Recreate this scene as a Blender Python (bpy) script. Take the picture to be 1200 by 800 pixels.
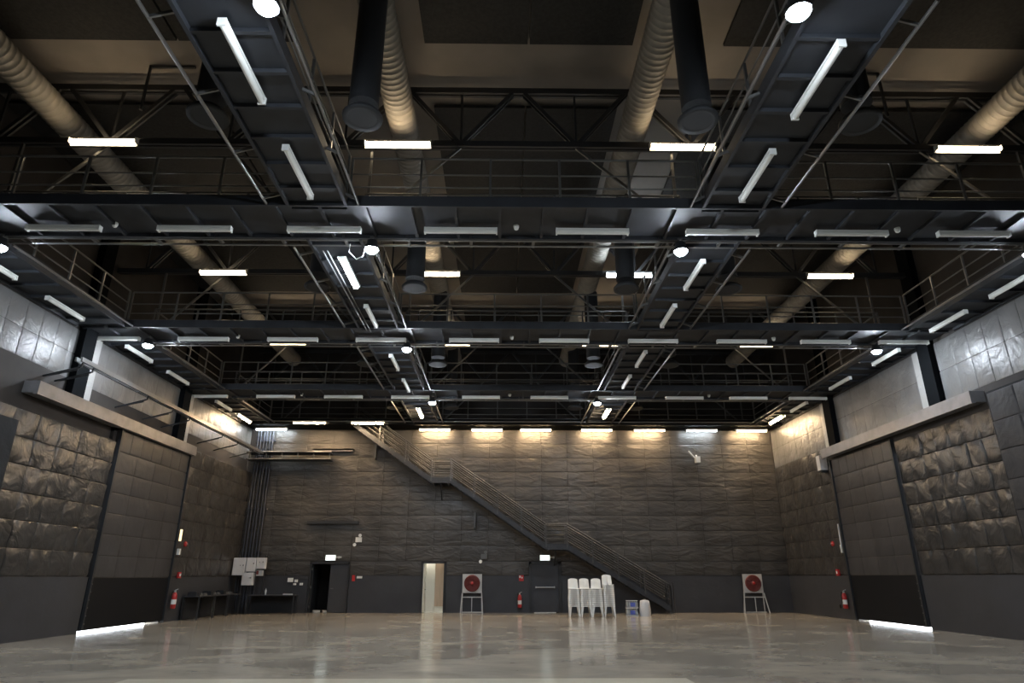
import bpy, math, random
from mathutils import Matrix, Vector
random.seed(7)
PI = math.pi
for o in list(bpy.data.objects): bpy.data.objects.remove(o)
SC = bpy.context.scene
COL = SC.collection

# ------------------------------------------------------------------ camera, world, exposure
F, YAW, PIT, CH = 756.87, 0.0133, 0.3495, 1.55
cam = bpy.data.objects.new('camera', bpy.data.cameras.new('camera'))
COL.objects.link(cam)
cam.data.sensor_width = 36
cam.data.lens = F * 36 / 1200
cam.data.clip_end = 200
fw = Vector((math.sin(YAW)*math.cos(PIT), math.cos(YAW)*math.cos(PIT), math.sin(PIT)))
rt = Vector((math.cos(YAW), -math.sin(YAW), 0)); up = rt.cross(fw)
cam.matrix_world = Matrix(((rt.x, up.x, -fw.x, 0), (rt.y, up.y, -fw.y, 0), (rt.z, up.z, -fw.z, CH), (0, 0, 0, 1)))
SC.camera = cam
w = bpy.data.worlds.new('daylight'); SC.world = w; w.use_nodes = True
w.node_tree.nodes['Background'].inputs[0].default_value = (.86, .93, 1, 1)
w.node_tree.nodes['Background'].inputs[1].default_value = 10.0
SC.view_settings.view_transform = 'Standard'; SC.view_settings.look = 'None'
SC.view_settings.gamma = 1; SC.view_settings.use_curve_mapping = False
SC.view_settings.exposure = 0.3
E_FLOOD, E_WARM, E_COOL, E_BACK = 640.0, 25.0, 60.0, 125.0

# ------------------------------------------------------------------ dimensions (metres)
D, S, XL, XR, XLU = 32.2, 6.7254, -12.38, 13.52, -12.62
def C(k): return D - k*S + .02          # catwalk row centre
YF = -7.0                               # wall behind the camera
ZC = 12.9
ROWS = {4: 'overhead', 3: 'nearest', 2: 'second', 1: 'third', 0: 'back wall'}

# ------------------------------------------------------------------ materials
def mat(name, col, rough=.6, metal=0, bump=None, var=None, emit=None, spec=None, trans=0, alpha=None):
    m = bpy.data.materials.new(name); m.use_nodes = True
    nt = m.node_tree; b = nt.nodes['Principled BSDF']
    b.inputs['Base Color'].default_value = (*col, 1)
    b.inputs['Roughness'].default_value = rough
    b.inputs['Metallic'].default_value = metal
    if spec is not None: b.inputs['Specular IOR Level'].default_value = spec
    if trans: b.inputs['Transmission Weight'].default_value = trans
    if alpha is not None: b.inputs['Alpha'].default_value = alpha
    if emit:
        b.inputs['Emission Color'].default_value = (*emit[0], 1); b.inputs['Emission Strength'].default_value = emit[1]
    geo = nt.nodes.new('ShaderNodeNewGeometry')
    if var:                              # (scale, amount, stretch)
        mp = nt.nodes.new('ShaderNodeMapping'); mp.inputs['Scale'].default_value = var[2] if len(var) > 2 else (1, 1, 1)
        nt.links.new(geo.outputs['Position'], mp.inputs[0])
        n = nt.nodes.new('ShaderNodeTexNoise'); n.inputs['Scale'].default_value = var[0]; n.inputs['Detail'].default_value = 5
        nt.links.new(mp.outputs[0], n.inputs['Vector'])
        r = nt.nodes.new('ShaderNodeValToRGB')
        a = var[1]
        r.color_ramp.elements[0].position = .32; r.color_ramp.elements[1].position = .7
        r.color_ramp.elements[0].color = (*[c*(1-a) for c in col], 1)
        r.color_ramp.elements[1].color = (*[min(1, c*(1+a)) for c in col], 1)
        nt.links.new(n.outputs['Fac'], r.inputs[0]); nt.links.new(r.outputs[0], b.inputs['Base Color'])
    if bump:                             # (scale, distance, distortion, stretch)
        mp = nt.nodes.new('ShaderNodeMapping'); mp.inputs['Scale'].default_value = bump[3] if len(bump) > 3 else (1, 1, 1)
        nt.links.new(geo.outputs['Position'], mp.inputs[0])
        n = nt.nodes.new('ShaderNodeTexNoise'); n.inputs['Scale'].default_value = bump[0]
        n.inputs['Detail'].default_value = 3; n.inputs['Distortion'].default_value = bump[2]
        nt.links.new(mp.outputs[0], n.inputs['Vector'])
        bp = nt.nodes.new('ShaderNodeBump'); bp.inputs['Strength'].default_value = 1; bp.inputs['Distance'].default_value = bump[1]
        nt.links.new(n.outputs['Fac'], bp.inputs['Height']); nt.links.new(bp.outputs[0], b.inputs['Normal'])
    return m
M = dict(
    foil=mat('black foil insulation blanket', (.048, .045, .042), .33, bump=(1.9, .07, .5), var=(1.2, .25)),
    foil_back=mat('black insulation blanket on back wall', (.052, .048, .043), .44, bump=(2.4, .05, .7, (.5, 1, 1.5)), var=(.8, .3)),
    foil_door=mat('smooth grey door blanket', (.052, .050, .051), .42, bump=(2, .012, .6), var=(1, .2)),
    foil_up=mat('grey foil faced upper blanket', (.15, .15, .148), .38, bump=(2.2, .03, .8), var=(1.1, .2)),
    wall=mat('dark painted wall', (.04, .035, .032), .8, var=(.7, .3)),
    wains=mat('charcoal painted lower wall', (.035, .037, .043), .6, bump=(6, .004, .2), var=(1, .15)),
    ceil=mat('tan ceiling board', (.20, .182, .165), .9, var=(.9, .12)),
    mesh=mat('dark perforated baffle', (.018, .018, .018), .85, var=(14, .35)),
    black=mat('black painted steel', (.022, .024, .027), .5),
    deck=mat('dark grey steel deck', (.022, .025, .031), .6, var=(2, .25)),
    rail=mat('grey painted rail steel', (.13, .13, .125), .38, .4),
    pipe=mat('bare steel pipe', (.22, .22, .22), .3, .8),
    plate=mat('black steel door plate', (.006, .007, .009), .55, spec=.2),
    srail=mat('dark stair rail steel', (.07, .07, .07), .4, .3),
    pale=mat('pale foil strip', (.34, .34, .33), .4, bump=(3, .03, .6)),
    matte=mat('matt black paint', (.005, .006, .007), .9, spec=.08),
    truss=mat('dark truss steel', (.035, .036, .038), .5),
    spiral=mat('galvanised spiral duct', (.23, .215, .19), .65, 0, var=(3, .15)),
    drop=mat('dark drop duct', (.02, .022, .025), .7),
    white=mat('white enamel', (.80, .81, .78), .4),
    refl=mat('pale frosted diffuser', (.86, .87, .83), .3),
    tubew=mat('lit warm tube', (1, .9, .7), .4, emit=((1, .77, .50), E_WARM)),
    tubec=mat('lit cool tube', (1, 1, 1), .4, emit=((.82, .92, 1), E_COOL)),
    tubeb=mat('lit warm tube at back wall', (1, .9, .7), .4, emit=((1, .70, .40), E_BACK)),
    flood=mat('lit flood lens', (1, 1, 1), .4, emit=((.80, .89, 1), E_FLOOD)),
    track=mat('grey galvanised door track', (.22, .215, .22), .4, .4, var=(3, .15)),
    chair=mat('white moulded plastic', (.90, .89, .84), .35),
    tan=mat('tan timber door face', (.62, .47, .33), .5, var=(2, .1, (4, 4, .5))),
    cream=mat('cream painted surface', (.82, .80, .70), .6),
    red=mat('red enamel', (.45, .03, .03), .35),
    redhose=mat('red rubber hose', (.15, .03, .028), .5),
    board=mat('pale grey sheet metal', (.50, .51, .50), .45),
    grey=mat('light grey cabinet enamel', (.66, .66, .66), .45),
    rubber=mat('black rubber', (.015, .015, .015), .7),
    cloth=mat('black cloth', (.012, .013, .015), .9, bump=(3, .02, .3)),
    blue=mat('blue label film', (.12, .16, .55), .4),
    water=mat('clear water bottle plastic', (.75, .80, .84), .15, trans=.5),
    pfill=mat('added passage fill glow', (1, 1, 1), .4, emit=((1, .97, .9), 14)),  # glow of the unseen panel added to brighten the passage
    sign=mat('lit sign face', (1, 1, 1), .4, emit=((.85, 1, .95), 1.3)),
    amber=mat('lit amber strip', (1, .8, .5), .4, emit=((1, .78, .45), 1.2)),
    ext=mat('pale outdoor paving', (.7, .7, .68), .8),
    pierpad=mat('matt black blanket', (.022, .024, .028), .6, bump=(2, .03, .6)),
    curt=mat('dark blue black conduit', (.03, .035, .05), .5),
)
# floor: polished concrete with cloudy stains and a paler patch near the camera
def floor_mat():
    m = bpy.data.materials.new('polished concrete floor'); m.use_nodes = True
    nt = m.node_tree; b = nt.nodes['Principled BSDF']; L = nt.links.new
    g = nt.nodes.new('ShaderNodeNewGeometry')
    mp = nt.nodes.new('ShaderNodeMapping'); mp.inputs['Scale'].default_value = (.8, 1.05, 1); L(g.outputs['Position'], mp.inputs[0])
    n1 = nt.nodes.new('ShaderNodeTexNoise'); n1.inputs['Scale'].default_value = .5; n1.inputs['Detail'].default_value = 9; n1.inputs['Distortion'].default_value = .35
    n1.inputs['Roughness'].default_value = .62
    L(mp.outputs[0], n1.inputs['Vector'])
    r = nt.nodes.new('ShaderNodeValToRGB'); cr = r.color_ramp
    cr.elements[0].position = .33; cr.elements[0].color = (.27, .24, .195, 1)
    cr.elements[1].position = .66; cr.elements[1].color = (.54, .48, .38, 1)
    e = cr.elements.new(.5); e.color = (.40, .355, .285, 1)
    L(n1.outputs['Fac'], r.inputs[0])
    sep = nt.nodes.new('ShaderNodeSeparateXYZ'); L(g.outputs['Position'], sep.inputs[0])
    def lt(sock, v):
        q = nt.nodes.new('ShaderNodeMath'); q.operation = 'LESS_THAN'; L(sock, q.inputs[0]); q.inputs[1].default_value = v; return q
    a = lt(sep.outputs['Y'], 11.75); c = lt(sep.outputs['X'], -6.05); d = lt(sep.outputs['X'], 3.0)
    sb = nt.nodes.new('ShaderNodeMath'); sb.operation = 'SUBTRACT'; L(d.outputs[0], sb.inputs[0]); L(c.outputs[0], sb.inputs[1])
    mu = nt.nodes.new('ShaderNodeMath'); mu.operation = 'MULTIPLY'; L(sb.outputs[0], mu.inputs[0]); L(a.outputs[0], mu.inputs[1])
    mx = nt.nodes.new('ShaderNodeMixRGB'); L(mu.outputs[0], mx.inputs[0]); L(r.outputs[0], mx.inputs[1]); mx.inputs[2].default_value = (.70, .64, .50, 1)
    L(mx.outputs[0], b.inputs['Base Color'])
    n2 = nt.nodes.new('ShaderNodeTexNoise'); n2.inputs['Scale'].default_value = 1.1; n2.inputs['Detail'].default_value = 6; L(mp.outputs[0], n2.inputs['Vector'])
    r2 = nt.nodes.new('ShaderNodeMapRange'); r2.inputs['To Min'].default_value = .05; r2.inputs['To Max'].default_value = .26; L(n2.outputs['Fac'], r2.inputs[0])
    L(r2.outputs[0], b.inputs['Roughness'])
    b.inputs['Specular IOR Level'].default_value = .5
    n3 = nt.nodes.new('ShaderNodeTexNoise'); n3.inputs['Scale'].default_value = 2.2; L(g.outputs['Position'], n3.inputs['Vector'])
    bp = nt.nodes.new('ShaderNodeBump'); bp.inputs['Distance'].default_value = .002; L(n3.outputs['Fac'], bp.inputs['Height']); L(bp.outputs[0], b.inputs['Normal'])
    return m
M['floor'] = floor_mat()

# ------------------------------------------------------------------ mesh helpers
class MB:
    def __init__(s): s.v = []; s.f = []; s.sm = []
    def add(s, vs, fs, smooth=False):
        n = len(s.v); s.v += [tuple(v) for v in vs]; s.f += [tuple(i+n for i in f) for f in fs]; s.sm += [smooth]*len(fs); return s
    def box(s, a, b):
        x0, x1 = sorted((a[0], b[0])); y0, y1 = sorted((a[1], b[1])); z0, z1 = sorted((a[2], b[2]))
        v = [(x, y, z) for z in (z0, z1) for y in (y0, y1) for x in (x0, x1)]
        return s.add(v, [(0, 2, 3, 1), (4, 5, 7, 6), (0, 1, 5, 4), (2, 6, 7, 3), (0, 4, 6, 2), (1, 3, 7, 5)])
    def cb(s, c, d): return s.box([c[i]-d[i]/2 for i in range(3)], [c[i]+d[i]/2 for i in range(3)])
    def bar(s, p, q, w, h):                 # rectangular bar between two points
        p, q = Vector(p), Vector(q); t = (q-p).normalized()
        u = Vector((0, 0, 1)) if abs(t.z) < .95 else Vector((0, 1, 0))
        a = t.cross(u).normalized(); b = a.cross(t)
        vs = [P + a*w/2*i + b*h/2*j for P in (p, q) for i, j in ((-1, -1), (1, -1), (1, 1), (-1, 1))]
        return s.add(vs, [(0, 3, 2, 1), (4, 5, 6, 7), (0, 1, 5, 4), (1, 2, 6, 5), (2, 3, 7, 6), (3, 0, 4, 7)])
    def tube(s, pts, r, n=8, caps=True, radii=None):
        pts = [Vector(p) for p in pts]; vs = []; fs = []
        for i, p in enumerate(pts):
            t = ((pts[min(i+1, len(pts)-1)]-pts[max(i-1, 0)])).normalized()
            u = Vector((0, 0, 1)) if abs(t.z) < .9 else Vector((0, 1, 0))
            a = t.cross(u).normalized(); b = a.cross(t); rr = radii[i] if radii else r
            vs += [p + (a*math.cos(2*PI*j/n)+b*math.sin(2*PI*j/n))*rr for j in range(n)]
        for i in range(len(pts)-1):
            for j in range(n): fs.append((i*n+j, i*n+(j+1) % n, (i+1)*n+(j+1) % n, (i+1)*n+j))
        s.add(vs, fs, True)
        if caps:
            s.add(vs[:n], [tuple(reversed(range(n)))]); s.add(vs[-n:], [tuple(range(n))])
        return s
    def lathe(s, prof, c=(0, 0, 0), n=16, axis='z', smooth=True):  # prof: (r, h)
        vs = []
        for r, h in prof:
            for j in range(n):
                a = 2*PI*j/n; x, y = r*math.cos(a), r*math.sin(a)
                v = (x, y, h) if axis == 'z' else ((x, -h, y) if axis == 'y' else (h, x, y))
                vs.append((v[0]+c[0], v[1]+c[1], v[2]+c[2]))
        fs = []
        for i in range(len(prof)-1):
            for j in range(n): fs.append((i*n+j, i*n+(j+1) % n, (i+1)*n+(j+1) % n, (i+1)*n+j))
        s.add(vs, fs, smooth)
        s.add(vs[:n], [tuple(reversed(range(n)))]); s.add(vs[-n:], [tuple(range(n))]); return s
    def mesh(s, name, m):
        me = bpy.data.meshes.new(name); me.from_pydata(s.v, [], s.f)
        me.polygons.foreach_set('use_smooth', s.sm); me.materials.append(M[m] if isinstance(m, str) else m); me.update(); return me
def tag(o, label, cat, group=None, kind=None):
    if label: o['label'] = label
    if cat: o['category'] = cat
    if group: o['group'] = group
    if kind: o['kind'] = kind
    return o
def put(name, me, parent=None, loc=(0, 0, 0), rz=0, scale=None):
    o = bpy.data.objects.new(name, me); COL.objects.link(o)
    o.location = loc; o.rotation_euler = (0, 0, rz)
    if scale: o.scale = scale
    if parent is not None: o.parent = parent
    return o
def obj(name, mb, m, parent=None, world=True):
    """world=True: coordinates are world ones, made local to an unrotated parent"""
    me = mb.mesh(name, m)
    o = put(name, me, parent)
    if parent is not None and world:
        l = world_loc(parent); me.transform(Matrix.Translation(-l))
    return o
def world_loc(o):
    l = Vector((0, 0, 0))
    while o is not None: l += o.location; o = o.parent
    return l
def empty(name, loc, label, cat, group=None, rz=0):
    o = put(name, None, None, loc, rz); o.empty_display_size = .2
    return tag(o, label, cat, group)
def struct(name, mb, m):
    o = obj(name, mb, m); o['kind'] = 'structure'; return o
def copy_tree(o, parent=None):
    c = o.copy(); COL.objects.link(c)
    if parent is not None: c.parent = parent
    for ch in list(o.children): copy_tree(ch, c)
    return c
ORD = ['first', 'second', 'third', 'fourth', 'fifth', 'sixth', 'seventh', 'eighth', 'ninth', 'tenth', 'eleventh', 'twelfth', 'thirteenth', 'fourteenth', 'fifteenth', 'sixteenth']

# ------------------------------------------------------------------ structure: floor, ceiling, walls
struct('floor', MB().box((XLU-.4, YF, -.3), (XR+.4, D+.3, 0)), 'floor')
ground = struct('outdoor_ground', MB().box((-30, -10, -.5), (XLU-.4, 45, -.02)).box((XR+.4, -10, -.5), (32, 45, -.02)), 'ext')
ceiling = struct('ceiling', MB().box((XLU-.4, YF, ZC), (XR+.4, D+.3, ZC+.3)), 'ceil')
struct('wall_front', MB().box((XLU-.4, YF-.3, -.3), (XR+.4, YF, ZC+.3)), 'wall')
# back wall with three door openings
ops = [(-8.98, -7.22, 2.15), (-3.74, -2.72, 2.15), (1.3, 2.68, 2.15)]
mb = MB(); x = XLU-.4
for a, b, h in ops:
    mb.box((x, D, 0), (a, D+.3, 2.15)); x = b
mb.box((x, D, 0), (XR+.4, D+.3, 2.15)); mb.box((XLU-.4, D, 2.15), (XR+.4, D+.3, ZC))
wall_back = struct('wall_back', mb, 'wall')
# rooms behind the openings
struct('wall_recess', MB().box((-9.4, D+.3, 0), (-9.2, D+2.6, 2.8)).box((-7, D+.3, 0), (-6.8, D+2.6, 2.8)).box((-9.4, D+2.6, 0), (-6.8, D+2.8, 2.8)).box((-9.4, D+.3, 2.8), (-6.8, D+2.8, 3)).box((-9.4, D+.3, -.2), (-6.8, D+2.8, 0)), 'wall')
struct('wall_passage', MB().box((-5.2, D+.3, 0), (-5.1, D+2.4, 2.8)).box((-1.6, D+.3, 0), (-1.5, D+2.4, 2.8)).box((-5.2, D+2.4, 0), (-1.5, D+2.5, 2.8)).box((-5.2, D+.3, 2.8), (-1.5, D+2.5, 2.9)).box((-5.2, D+.3, -.2), (-1.5, D+2.5, 0)), 'cream')
struct('wall_stair_lobby', MB().box((1.0, D+.3, -.2), (3.0, D+.5, 2.6)), 'wall')

DL0, DL1, DRF0, DRF1 = 20.8, 25.7, 22.03, 26.45
def side_wall(name, x0, x1, d0, d1, zt):
    mb = MB(); mb.box((x0, YF, 0), (x1, d0, ZC)); mb.box((x0, d1, 0), (x1, D, ZC)); mb.box((x0, d0, zt), (x1, d1, ZC))
    return struct(name, mb, 'wall')
wall_left = side_wall('wall_left', XLU-.4, XLU, DL0-.02, DL1+.02, 6.02)
wall_right = side_wall('wall_right', XR, XR+.4, DRF0-.02, DRF1+.02, 6.02)
# the lower lining of the left wall stands a little proud of the upper wall
obj('lining', MB().box((XLU, YF, 1.55), (XL-.05, DL0-.1, 5.66)), 'wall', wall_left)
obj('lining', MB().box((XLU, DL1+.1, 1.55), (XL-.05, D, 6.4)), 'wall', wall_left)
obj('lower_wall', MB().box((XLU, YF, 0), (XL, DL0-.1, 1.55)), 'wains', wall_left)
obj('lower_wall', MB().box((XLU, DL1+.1, 0), (XL, D, 1.55)), 'wains', wall_left)
obj('lower_wall', MB().box((XR-.06, YF, 0), (XR, DRF0-.1, 1.6)), 'wains', wall_right)
obj('lower_wall', MB().box((XR-.06, DRF1+.1, 0), (XR, D, 1.6)), 'wains', wall_right)
mb = MB(); x = XL
for a, b, h in ops:
    mb.box((x, D-.05, 0), (a-.07, D, 1.6)); x = b+.07
mb.box((x, D-.05, 0), (XR-.06, D, 1.6))
obj('lower_wall', mb, 'wains', wall_back)

# quilted panels: pillow-shaped pieces with recessed joints, shared meshes
def panel_variant(amp, seed, nx=5, nz=4):
    rnd = random.Random(seed); mb = MB(); vs = []; xs = [-.5, -.47, -.18, .16, .47, .5]; zs = [-.5, -.455, 0, .455, .5]
    for j, z in enumerate(zs):
        for i, x in enumerate(xs):
            edge = i in (0, len(xs)-1) or j in (0, len(zs)-1)
            vs.append((x, 0 if edge else -1*(1+amp*rnd.uniform(-.9, .9)), z+(0 if edge else amp*rnd.uniform(-.03, .03))))
    n = len(xs); fs = [(j*n+i, j*n+i+1, (j+1)*n+i+1, (j+1)*n+i) for j in range(len(zs)-1) for i in range(n-1)]
    return mb.add(vs, fs, True)
PV = {}
def panels(wall, m, amp, u0, u1, z0, z1, pw, ph, side, face, depth=.03, skip=None, stagger=0, gap=.01):
    """side: 'back' | 'left' | 'right'; face: coordinate of the plane behind the panels"""
    if (m, amp) not in PV: PV[(m, amp)] = [panel_variant(amp, s).mesh('panel', m) for s in range(8)]
    nu = max(1, round((u1-u0)/pw)); nz = max(1, round((z1-z0)/ph)); du = (u1-u0)/nu; dz = (z1-z0)/nz
    wl = world_loc(wall); c = 0
    for j in range(nz):
        off = stagger*du*(j % 2)
        us = [u0] + [u0+off+du*i for i in range(0 if off else 1, nu)] + [u1]
        if off: us = sorted(set([u0] + [u0+off+du*i for i in range(nu)] + [u1]))
        for a, b in zip(us[:-1], us[1:]):
            if b-a < .05: continue
            uc, zc = (a+b)/2, z0+dz*(j+.5)
            if skip and skip(uc, zc): continue
            loc, rz = {'back': ((uc, face, zc), 0), 'left': ((face, uc, zc), PI/2), 'right': ((face, uc, zc), -PI/2)}[side]
            put('panel', random.choice(PV[(m, amp)]), wall, Vector(loc)-wl, rz, (b-a-gap, depth, dz-gap)); c += 1
    return c
def skipback(x, z): return any(a-.6 < x < b+.6 and z < 2.2 for a, b, h in ops)
n1 = panels(wall_back, 'foil_back', .45, XL, XR, 2.25, 8.5, 1.3, .7, 'back', D-.002, .035)
xs_ = [XL] + [v for a, b, h in ops for v in (a-.07, b+.07)] + [XR]
for a, b in zip(xs_[0::2], xs_[1::2]): n1 += panels(wall_back, 'foil_back', .45, a, b, 1.61, 2.24, 1.3, .63, 'back', D-.002, .035)
# left wall
panels(wall_left, 'foil', 1.0, 14.4, DL0-.12, 1.57, 5.62, .92, .675, 'left', XL-.05, .04)
panels(wall_left, 'foil', 1.0, DL1+.15, D-.05, 1.57, 6.35, 1.0, .69, 'left', XL-.05, .045)
panels(wall_left, 'foil_up', .3, 12.2, D-.05, 6.95, 8.45, .62, .75, 'left', XLU+.002, .02)
# right wall
panels(wall_right, 'foil', 1.0, 17.2, DRF0-.12, 1.62, 5.95, .72, .72, 'right', XR-.002, .055)
panels(wall_right, 'foil', 1.0, DRF1+.2, D-.05, 1.62, 6.6, 1.0, .71, 'right', XR-.002, .045)
panels(wall_right, 'foil_up', .3, 12.2, D-.05, 6.6, 8.45, .66, .92, 'right', XR-.002, .02)
# dark padded piers at the near ends of the door pockets
struct('trim_2', MB().box((XL-.04, 12.0, 1.55), (XL+.2, 16.1, 5.25)), 'cloth')
trim_1 = struct('trim_1', MB().box((XR-.32, 12.0, 1.6), (XR, 16.95, 6.3)), 'cloth')
panels(trim_1, 'pierpad', 1.0, 12.1, 16.9, 1.62, 6.25, .9, .77, 'right', XR-.322, .03)
# ceiling baffles (dark perforated panels) between the truss lines
for k in range(0, 6):
    c = C(k)
    for x0, x1 in ((-12.5, -7.3), (-7.25, -4.7), (-1.8, .5), (.55, 2.85), (4.9, 8.2), (8.25, 13.4)):
        obj('baffle', MB().box((x0, c+1.35, ZC-.16), (x1, min(c+S-.75, D-.05), ZC-.08)), 'mesh', ceiling)

# ------------------------------------------------------------------ roof trusses
NODES = [-11.75 + 2.682*i for i in range(10)]
for k in range(0, 5):
    y = C(k)+.5 if k else D-.55
    t = empty('roof_truss', (.5, y, 10.9), 'dark steel roof truss with zigzag webbing above the %s cross catwalk' % ROWS[k], 'truss', 'roof trusses')
    for nm, z in (('bottom_chord', 10.9), ('top_chord', 12.42)):
        obj(nm, MB().box((XLU, y-.09, z-.02), (XR, y-.02, z+.13)).box((XLU, y+.02, z-.02), (XR, y+.09, z+.13)), 'truss', t)
    for i, x in enumerate(NODES):
        obj('web_post', MB().bar((x, y, 10.95), (x, y, 12.45), .05, .05), 'truss', t)
        for s in (-1, 1):
            xt = x+s*1.2
            if xt < XLU or xt > XR: continue
            obj('web_diagonal', MB().bar((x+s*.05, y-.06, 11), (xt, y-.06, 12.42), .05, .09).bar((x+s*.05, y+.06, 11), (xt, y+.06, 12.42), .05, .09), 'truss', t)
    for xa, xb in ((-1.02, -3.1), (1.66, 3.9), (-9.07, -11.1), (9.71, 11.9), (-6.38, -4.5), (7.03, 5.25)):
        obj('knee_brace', MB().bar((xa, y, 10.9), (xb, y, 8.78), .05, .06), 'rail', t)
    for x in (-11.05, -4.42, -3.05, 3.85, 5.25, 12.0):
        obj('hanger_post', MB().bar((x, y-.02, 8.7), (x, y-.02, 10.9), .06, .06), 'rail', t)

# ------------------------------------------------------------------ columns on the side walls
COLM = {'left': MB().box((0, -.28, 0), (.03, .28, 1)).box((.03, -.24, 0), (.19, .24, 1)).box((.19, -.28, 0), (.22, .28, 1)).mesh('column', 'matte')}
for side, X, s in (('left', XLU, 1), ('right', XR, -1)):
    for k in (3, 2, 1):
        y = C(k) - (.4 if side == 'left' and k == 2 else .75 if side == 'left' and k == 1 else -.45 if side == 'right' and k == 2 else -.3)
        z0 = 6.42
        o = put('steel_column', COLM['left'], None, (X, y, z0), 0 if s == 1 else PI, (1, 1, ZC-z0))
        tag(o, 'black steel column against the %s wall above the door track, under the %s cross catwalk' % (side, ROWS[k]), 'column', 'wall columns')
        w_ = wall_left if side == 'left' else wall_right
        obj('pale_strip', MB().box((X, y+.3, 6.45), (X+s*.12, y+.72, 8.42)), 'pale', w_)

# ------------------------------------------------------------------ sliding doors with tracks
def sliding_door(n, side, y0, y1, X, s, zb, zt):
    root = empty('door_%d' % n, (X, y0, 0), None, None); root['kind'] = 'structure'
    del_ = MB().box((X-s*.12, y0+.02, zb), (X, y1-.02, 6.06))
    obj('door_leaf', del_, 'wall', root)
    obj('bottom_plate', MB().box((X, y0+.08, .07), (X+s*.03, y1-.04, zb-.03)).box((X-s*.1, y0+.05, .06), (X, y1-.02, zb)), 'plate', root)
    panels(root, 'foil_door', .12, y0+.05, y1-.04, zb+.02, 5.35, (y1-y0)/4, .64, side, X, .03, gap=.02)
    panels(root, 'foil_door', .12, y0+.05, y1-.04, 5.37, 6.04, (y1-y0)/7, .66, side, X, .03, gap=.02)
    for yy in (y0+.02, y1-.02):
        obj('edge_trim', MB().box((X, yy-.04, .07), (X+s*.09, yy+.04, 6.05)), 'black', root)
    for q in range(6):
        obj('bolt_head', MB().cb((X+s*.1, y0+.02, .25+q*.22), (.03, .03, .03)), 'rail', root)
    return root
obj('jamb', MB().box((XLU-.05, DL0-.14, 0), (XL-.13, DL0+.02, 6.08)).box((XLU-.05, DL1-.02, 0), (XL-.13, DL1+.14, 6.08)).box((XLU-.05, DL0-.14, 5.98), (XL-.13, DL1+.14, 6.08)), 'wall', wall_left)
sliding_door(1, 'left', DL0, DL1, XL-.02, 1, 1.52, 6)
sliding_door(2, 'right', DRF0, DRF1, XR-.06, -1, 1.6, 6)
for side, X, s, y0, y1, z in (('left', XLU+.005, 1, 16.5, 25.78, 6.25), ('right', XR, -1, 17.4, 26.5, 6.32)):
    t = empty('door_track', (X, y0, z), 'long grey steel sliding door track beam on the %s wall' % side, 'track', 'door tracks')
    obj('track_beam', MB().box((X, y0, z-.16), (X+s*.42, y1, z+.16)), 'track', t)
    obj('track_lip', MB().box((X+s*.3, y0, z-.2), (X+s*.42, y1, z-.16)), 'track', t)

# ------------------------------------------------------------------ catwalks
POST = MB().bar((0, 0, 0), (0, 0, 1.0), .045, .045).mesh('rail_post', 'rail')
RIBX = MB().cb((0, 0, 0), (.06, 1.26, .07)).mesh('deck_rib', 'deck')
RIBY = MB().cb((0, 0, 0), (1.2, .06, .07)).mesh('deck_rib', 'deck')
CLAMP = MB().box((-.03, -.2, -.03), (.03, .24, .03)).box((-.03, -.2, 0), (.03, -.14, .12)).mesh('pipe_clamp', 'rail')
CLAMPY = MB().box((-.2, -.03, -.03), (.24, .03, .03)).box((-.2, -.03, 0), (-.14, .03, .12)).mesh('pipe_clamp', 'rail')
RZ = (9.6, 9.22, 8.92, 8.7)
def railing(t, p0, p1, pitch=1.47):
    p0, p1 = Vector(p0), Vector(p1); L = (p1-p0).length; wl = world_loc(t)
    for i, z in enumerate(RZ):
        obj('top_rail' if i == 0 else 'mid_rail', MB().tube([(p0.x, p0.y, z), (p1.x, p1.y, z)], .024 if i == 0 else .017, 6), 'rail', t)
    n = max(1, round(L/pitch))
    for i in range(n+1):
        q = p0.lerp(p1, i/n); put('rail_post', POST, t, Vector((q.x, q.y, 8.6))-wl)
LX0, LX1, RX0, RX1 = -4.3, -3.15, 3.98, 5.18       # the two long catwalks
SXL, SXR = -11.2, 12.15                            # inner edges of the side catwalks
for k in (4, 3, 2, 1):
    c = C(k); y0, y1 = c-.85, c+.45
    t = empty('cross_catwalk', (.5, c, 8.52), 'dark steel cross catwalk with pipe railings, %s of the rows from the camera' % {4: 'first', 3: 'second', 2: 'third', 1: 'fourth'}[k], 'catwalk', 'cross catwalks')
    obj('deck_plate', MB().box((XLU+.03, y0, 8.56), (XR-.03, y1, 8.60)), 'deck', t)
    obj('side_beam', MB().box((SXL, y0-.03, 8.47), (SXR, y0+.03, 8.7)), 'deck', t)
    obj('side_beam', MB().box((SXL, y1-.03, 8.47), (SXR, y1+.03, 8.7)), 'deck', t)
    for i in range(-1, int((SXR-SXL)/.9)+2): put("deck_rib", RIBX, t, (SXL+.3+i*.9-.5, -.2, 8.525-8.52))
    for yy in (c+.56, c+.8):
        obj('lighting_pipe', MB().tube([(SXL+.1, yy, 8.5), (SXR-.1, yy, 8.5)], .027, 8), 'pipe', t)
    for i in range(17): put('pipe_clamp', CLAMP, t, (-11.0+i*1.38-.5+.6, .62, 0.0))
    for a, b in ((SXL, LX0), (LX1, RX0), (RX1, SXR)):
        railing(t, (a+.05, y0, 0), (b-.05, y0, 0)); railing(t, (a+.05, y1, 0), (b-.05, y1, 0))
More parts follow.
